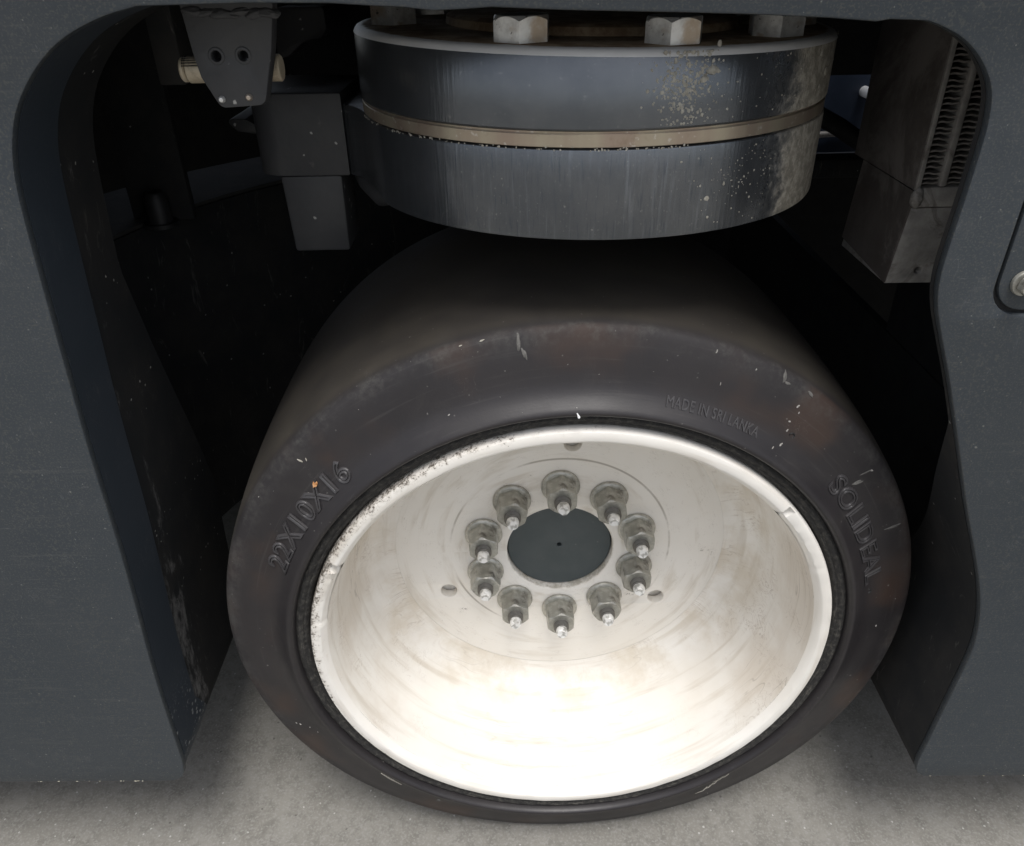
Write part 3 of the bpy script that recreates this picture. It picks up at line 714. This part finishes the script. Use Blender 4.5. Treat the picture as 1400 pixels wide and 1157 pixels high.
# name, radius, angle, half along, half outward, rotation
for f in [('scuff', .2640, 98.2, .0014, .0050, -8, 'scuff'), ('scuff', .2565, 97.6, .0014, .0042, 14, 'scuff'), ('scuff', .2676, 59.4, .0016, .0036, 20, 'scuff'), ('scuff', .2650, 58.6, .0022, .0008, 10, 'scuff'),
          ('scuff', .2668, 54.4, .0030, .0011, -10, 'scuff'), ('fleck', .2563, 55.0, .0006, .0014, -20, 'chip'), ('fleck', .2530, 54.2, .0004, .0009, 10, 'chip'), ('fleck', .2395, 53.9, .0007, .0011, 0, 'chip'),
          ('fleck', .2302, 53.4, .0006, .0016, -25, 'chip'), ('fleck', .2262, 54.6, .0004, .0009, -25, 'chip'), ('fleck', .2452, 54.6, .0009, .0005, 20, 'chip'), ('scuff', .2478, 36.4, .0016, .0042, -28, 'scuff'),
          ('scuff', .2560, 37.0, .0005, .0055, -18, 'scuff'), ('fleck', .2600, 36.6, .0006, .0014, -50, 'chip'), ('scuff', .2575, 23.7, .0011, .0072, -12, 'scuff'), ('fleck', .2452, .9, .0010, .0007, 0, 'chip'),
          ('fleck', .2584, 136.5, .0006, .0022, 20, 'mud'), ('fleck', .2560, 135.6, .0004, .0012, -30, 'mud'), ('fleck', .2363, 114.4, .0005, .0008, 0, 'scuff'), ('fleck', .2310, 111.2, .0009, .0003, 10, 'chip'),
          ('fleck', .2528, -158.1, .0012, .0006, 0, 'chip'), ('fleck', .2500, -157.6, .0010, .0006, 30, 'chip'), ('fleck', .2436, -156.3, .0006, .0005, 0, 'chip'), ('fleck', .2405, -154.5, .0005, .0005, 0, 'chip'),
          ('scuff', .2411, -119.7, .0020, .0032, 10, 'scuff'), ('fleck', .2477, 68.1, .0003, .0011, 10, 'chip'), ('fleck', .2480, 100.8, .0003, .0003, 0, 'chip'), ('fleck', .2660, 70.5, .0005, .0014, -10, 'chip'),
          ('fleck', .2640, 64.0, .0004, .0007, -10, 'chip'), ('fleck', .2690, 103, .0016, .0004, 6, 'mud'), ('fleck', .2692, 106, .0012, .0003, 6, 'mud'), ('scuff', .2400, 140.2, .0005, .0010, 5, 'scuff')]:
    fleck(f[0], *f[1:6], MAT[f[6]])
for mname, cnt in (('chip', 10), ('scuff', 36)):
    fl = [fleck('fleck', random.uniform(.222, .268), random.choice((random.uniform(20, 160), random.uniform(-180, 180))), random.uniform(.00015, .0004), random.uniform(.0002, .0006), random.uniform(0, 180), None, .0002, 6) for k in range(cnt)]
    o = link('dirt_specks', join('dirt_specks', fl), MAT[mname], wheel, WC, angle=60); o['kind'] = 'stuff'
def wp(r, a, lift): a = R(a); return Vector((r*math.cos(a), yprof(r)-lift, ZW+r*math.sin(a)))
sf = link('straw', tube('straw', [wp(.2200, 90.4, .0012), wp(.2175, 90.1, .002), wp(.2148, 89.9, .001)], [.0003, .0009, .0006], 6), MAT['white'], wheel, WC)
link('straw', tube('straw', [wp(.2140, 89.8, .001), wp(.2110, 89.2, .0005)], [.0005, .0002], 6), MAT['white'], wheel, WC)
link('straw', tube('straw', [wp(.2230, -138.0, .0015), wp(.2287, -134.5, .002), wp(.2345, -130.2, .001)], [.0004, .0007, .0003], 6), MAT['straw'], wheel, WC)
for k in range(5):
    a = -49.5-k*1.75; r = .2262+.0036*k+random.uniform(-.0008, .0008)
    link('straw', tube('straw', [wp(r, a, .0015), wp(r+.0035, a-1.6+random.uniform(-.3, .3), .0022), wp(r+.0065, a-3.2+random.uniform(-.4, .4), .001)], [.0004, .0005, .0002], 5), MAT['straw'], wheel, WC)
lf = fleck('leaf_scrap', .2408, 138.0, .0024, .0017, 20, MAT['leaf'], .0016, 11)
# rim
def rim():
    lip_p = [(.2036, .0200), (.2036, .0030), (.2032, .0008), (.2024, -.0006), (.2008, -.0011), (.1962, -.0011), (.1950, -.0007), (.1922, .0030), (.1912, .0055)]
    lp = lathe('rim_lip', lip_p, WC, 'y', 512)
    for v in lp.vertices:
        d = Vector((v.co.x, v.co.z-ZW)); a = math.degrees(math.atan2(d.y, d.x)); r = d.length
        k = mnoise.noise(Vector((v.co.x*70, v.co.y*30, v.co.z*70)))*.0003
        # chipped edge: two cracks in the lip
        for ac, wd in ((41.0, 1.0), (152.5, 1.3)):
            e = (a-ac)/wd
            if abs(e) < 1 and r < .2015: v.co.y += .0034*(1-e*e)
        if 22 < a < 41 and r < .1985: v.co.y += .0010+.0008*mnoise.noise(Vector((a*.6, r*300, 0)))
        if 152 < a < 170 and r < .1995: v.co.y += .0012+.0009*mnoise.noise(Vector((a*.6, r*300, 3)))
        v.co.y += k
    link('rim_lip', lp, MAT['lip'], wheel, WC, angle=35)
    hc = lathe('hub_cap', [(.0022, .0135), (.0022, .0068), (.0028, .0062), (.0470, .0062), (.0478, .0068), (.0482, .0095)], (0, YD, ZW), 'y', 128)
    h = link('hub_face', hc, MAT['hub'], wheel, WC)
    link('centre_hole', lathe('centre_hole', [(0, .012), (.0024, .012)], (0, YD, ZW), 'y', 20), MAT['black'], wheel, WC)
    # dark space behind the small holes is closed by the back plate of the axle
    link('axle_plate', lathe('axle_plate', [(.049, .0112), (.15, .0112)], (0, YD, ZW), 'y', 96), MAT['disc'], wheel, WC)
    # inner shell of the rim and axle tube behind
    link('rim_back', lathe('rim_back', [(.2036, .018), (.2036, .272), (.180, .272), (.160, .22), (.155, .135)], WC, 'y', 128), MAT['barrel'], wheel, WC)
    link('axle_housing', lathe('axle_housing', [(.10, .152), (.10, .30), (.07, .36), (0, .36)], WC, 'y', 64), MAT['inner'], wheel, WC)
rim()
# lug nuts
def flip(me):  # +z axis -> -y
    me.transform(Matrix.Rotation(R(90), 4, 'X')); return me
def nut_mesh():
    fl = lathe('flange', [(.0166, 0), (.0169, .0010), (.0169, .0024), (.0160, .0034), (.0146, .0040), (.0120, .0042)], (0, 0, 0), 'z', 48)
    hx = hexprism((0, 0, .003), .0147, .0205, R(12), .0018)
    for v in hx.vertices:
        s = 1-.04*(v.co.z-.004)/.0195; v.co.x *= s; v.co.y *= s
    return flip(join('nut', [fl, hx]))
def stud_mesh():
    p = [(.0074, .0225)]; z = .0232
    while z < .0285: p += [(.0072, z), (.0065, z+.0005)]; z += .0011
    p += [(.0066, .0292), (.0058, .0298), (0, .0298)]
    return flip(lathe('stud', p, (0, 0, 0), 'z', 32))
def tip_mesh():
    me = lathe('tip', [(.0052, .0295), (.0054, .0315), (.0050, .0345), (.0042, .0358), (0, .0352)], (0, 0, 0), 'z', 24)
    for v in me.vertices:
        if v.co.z > .032: v.co.z += .0011*mnoise.noise(v.co*420)+.10*v.co.x; 
    return flip(me)
proto = None
for i in range(10):
    a = R(90.3+36*i); c = Vector((.0727*math.cos(a), YD-.0004, ZW+.0727*math.sin(a)))
    if proto is None:
        n0 = nut_mesh(); s0 = stud_mesh(); t0 = tip_mesh()
        for m_ in (n0, s0, t0): m_.transform(Matrix.Translation(c))
        nut = link('lug_nut', n0, MAT['nut'], wheel, c, angle=28); stu = link('stud', s0, MAT['stud'], wheel, c); tp = link('stud_end', t0, MAT['tip'], wheel, c, angle=50)
        proto = (nut, stu, tp)
    else:
        nut = proto[0].copy(); COL.objects.link(nut); nut.parent = wheel; nut.location = c-WC
        for q in proto[1:]:
            k = q.copy(); COL.objects.link(k); k.parent = wheel; k.location = c-WC; k.rotation_euler = (0, random.uniform(0, 6), 0) if q is proto[2] else (0, 0, 0)
    nut.rotation_euler = (0, random.uniform(-.5, .5), 0)
wheel.rotation_euler = (0, 0, R(.76))

# ------------------------------------------------------------------ radiator on the right
YR = .100
rad = link('oil_cooler', box('core_back', (.2355, YR+.030, .601), (.340, YR+.045, .80), 0), MAT['black'], body)
rad['label'] = 'dusty finned metal cooler behind the right edge of the arch'
link('side_plate', box('side_plate', (.2330, YR+.002, .6005), (.2352, .205, .80), .0005), MAT['alu_side'], rad)
link('front_frame', box('front_frame', (.2330, YR-.001, .6005), (.2362, YR+.0015, .80), .0004), MAT['alu'], rad)
xx = .2365; fins = []
for cidx in range(6):
    z = .6035
    while z < .80:
        x0, x1 = xx+.0003, xx+.0117; tilt = random.uniform(-.0003, .0003); t = .0011
        zz = z+random.uniform(-.0003, .0003)
        nseg = 3; vs, fs = [], []
        for q in range(nseg+1):
            x = x0+(x1-x0)*q/nseg; dz = .0004*(1 if q % 2 else -1)*random.uniform(.6, 1.2)+tilt*q
            vs += [(x, YR+.001, zz+dz), (x, YR+.030, zz+dz), (x, YR+.030, zz+dz+t), (x, YR+.001, zz+dz+t)]
        for q in range(nseg):
            b = q*4
            for e in range(4): fs.append((b+e, b+(e+1) % 4, b+4+(e+1) % 4, b+4+e))
        fins.append(mesh('f', vs, fs)); z += .0036
    link('tube_bar', box('tube_bar', (xx+.0120, YR-.0012, .6025), (xx+.0168, YR+.04, .80), .0012), MAT['alu'], rad)
    xx += .0172
fo = link('fin_stack', join('fin_stack', fins), MAT['fin'], rad, angle=20); fo['kind'] = 'stuff'
link('header_bar', box('header_bar', (.2352, YR-.0015, .5885), (.340, .187, .6025), .0018), MAT['alu'], rad)
def ttap(bm):
    for v in bm.verts:
        if v.co.z < .56 and v.co.x < .3: v.co.x = .2288
tk = plate_xz([[(.2288, .5335), (.340, .5325), (.340, .5880), (.2342, .5880)], circle(.2502, .5429, .0024)], YR, .085, .0012)
tank = link('tank', tk, MAT['alu'], rad, angle=30)
link('drain_hole', lathe('hole', [(0, .010), (.0026, .010)], (.2502, YR, .5429), 'y', 20), MAT['black'], rad)
# dusty left side of the tank (a thin cover plate, folded)
vs = [(.2281, YR+.001, .5340), (.2281, .1850, .5400), (.2335, .1880, .6000), (.2335, YR+.001, .5990), (.2269, YR+.040, .5500)]
sp_ = mesh('tank_side', vs+[(x+.0025, y, z) for x, y, z in vs], [(0, 1, 4), (1, 2, 4), (2, 3, 4), (3, 0, 4), (5, 9, 6), (6, 9, 7), (7, 9, 8), (8, 9, 5), (0, 5, 6, 1), (1, 6, 7, 2), (2, 7, 8, 3), (3, 8, 5, 0)])
link('tank_side', sp_, MAT['alu_side'], rad, angle=15)
b = bmesh.new(); bmesh.ops.create_icosphere(b, subdivisions=3, radius=1)
for v in b.verts: v.co = v.co*(1+.22*mnoise.noise(v.co*1.7)); v.co = Vector((.2358+v.co.x*.0042, YR-.0005+v.co.y*.0032, .5955+v.co.z*.0070))
me = bpy.data.meshes.new('weld_blob'); b.to_mesh(me); b.free(); link('weld_blob', me, MAT['alu'], rad, angle=60)

# ------------------------------------------------------------------ blue drum glimpsed behind the machine
drum = thing('plastic_drum', 'blue plastic drum glimpsed through the dark gap right of the turntable', 'drum', (.63, 1.35, ZG))
link('drum_body', lathe('drum_body', [(0, .66), (.16, .66), (.175, .65), (.18, .63), (.175, .61), (.18, .59), (.18, .06), (.175, .02), (.16, ZG), (0, ZG)], (.63, 1.35, 0), 'z', 64), MAT['blue'], drum)
link('drum_glint', lathe('drum_glint', [(0, 0), (.008, 0), (.010, .002), (.010, .06)], (.650, 1.118, .492), 'y', 32), MAT['white'], drum)  # small white stub added in place of a bright glint
link('drum_handle', tube('drum_handle', [(.54, 1.175, .40), (.58, 1.165, .415), (.63, 1.16, .418), (.68, 1.165, .415), (.72, 1.175, .40)], .006), MAT['alu'], drum)
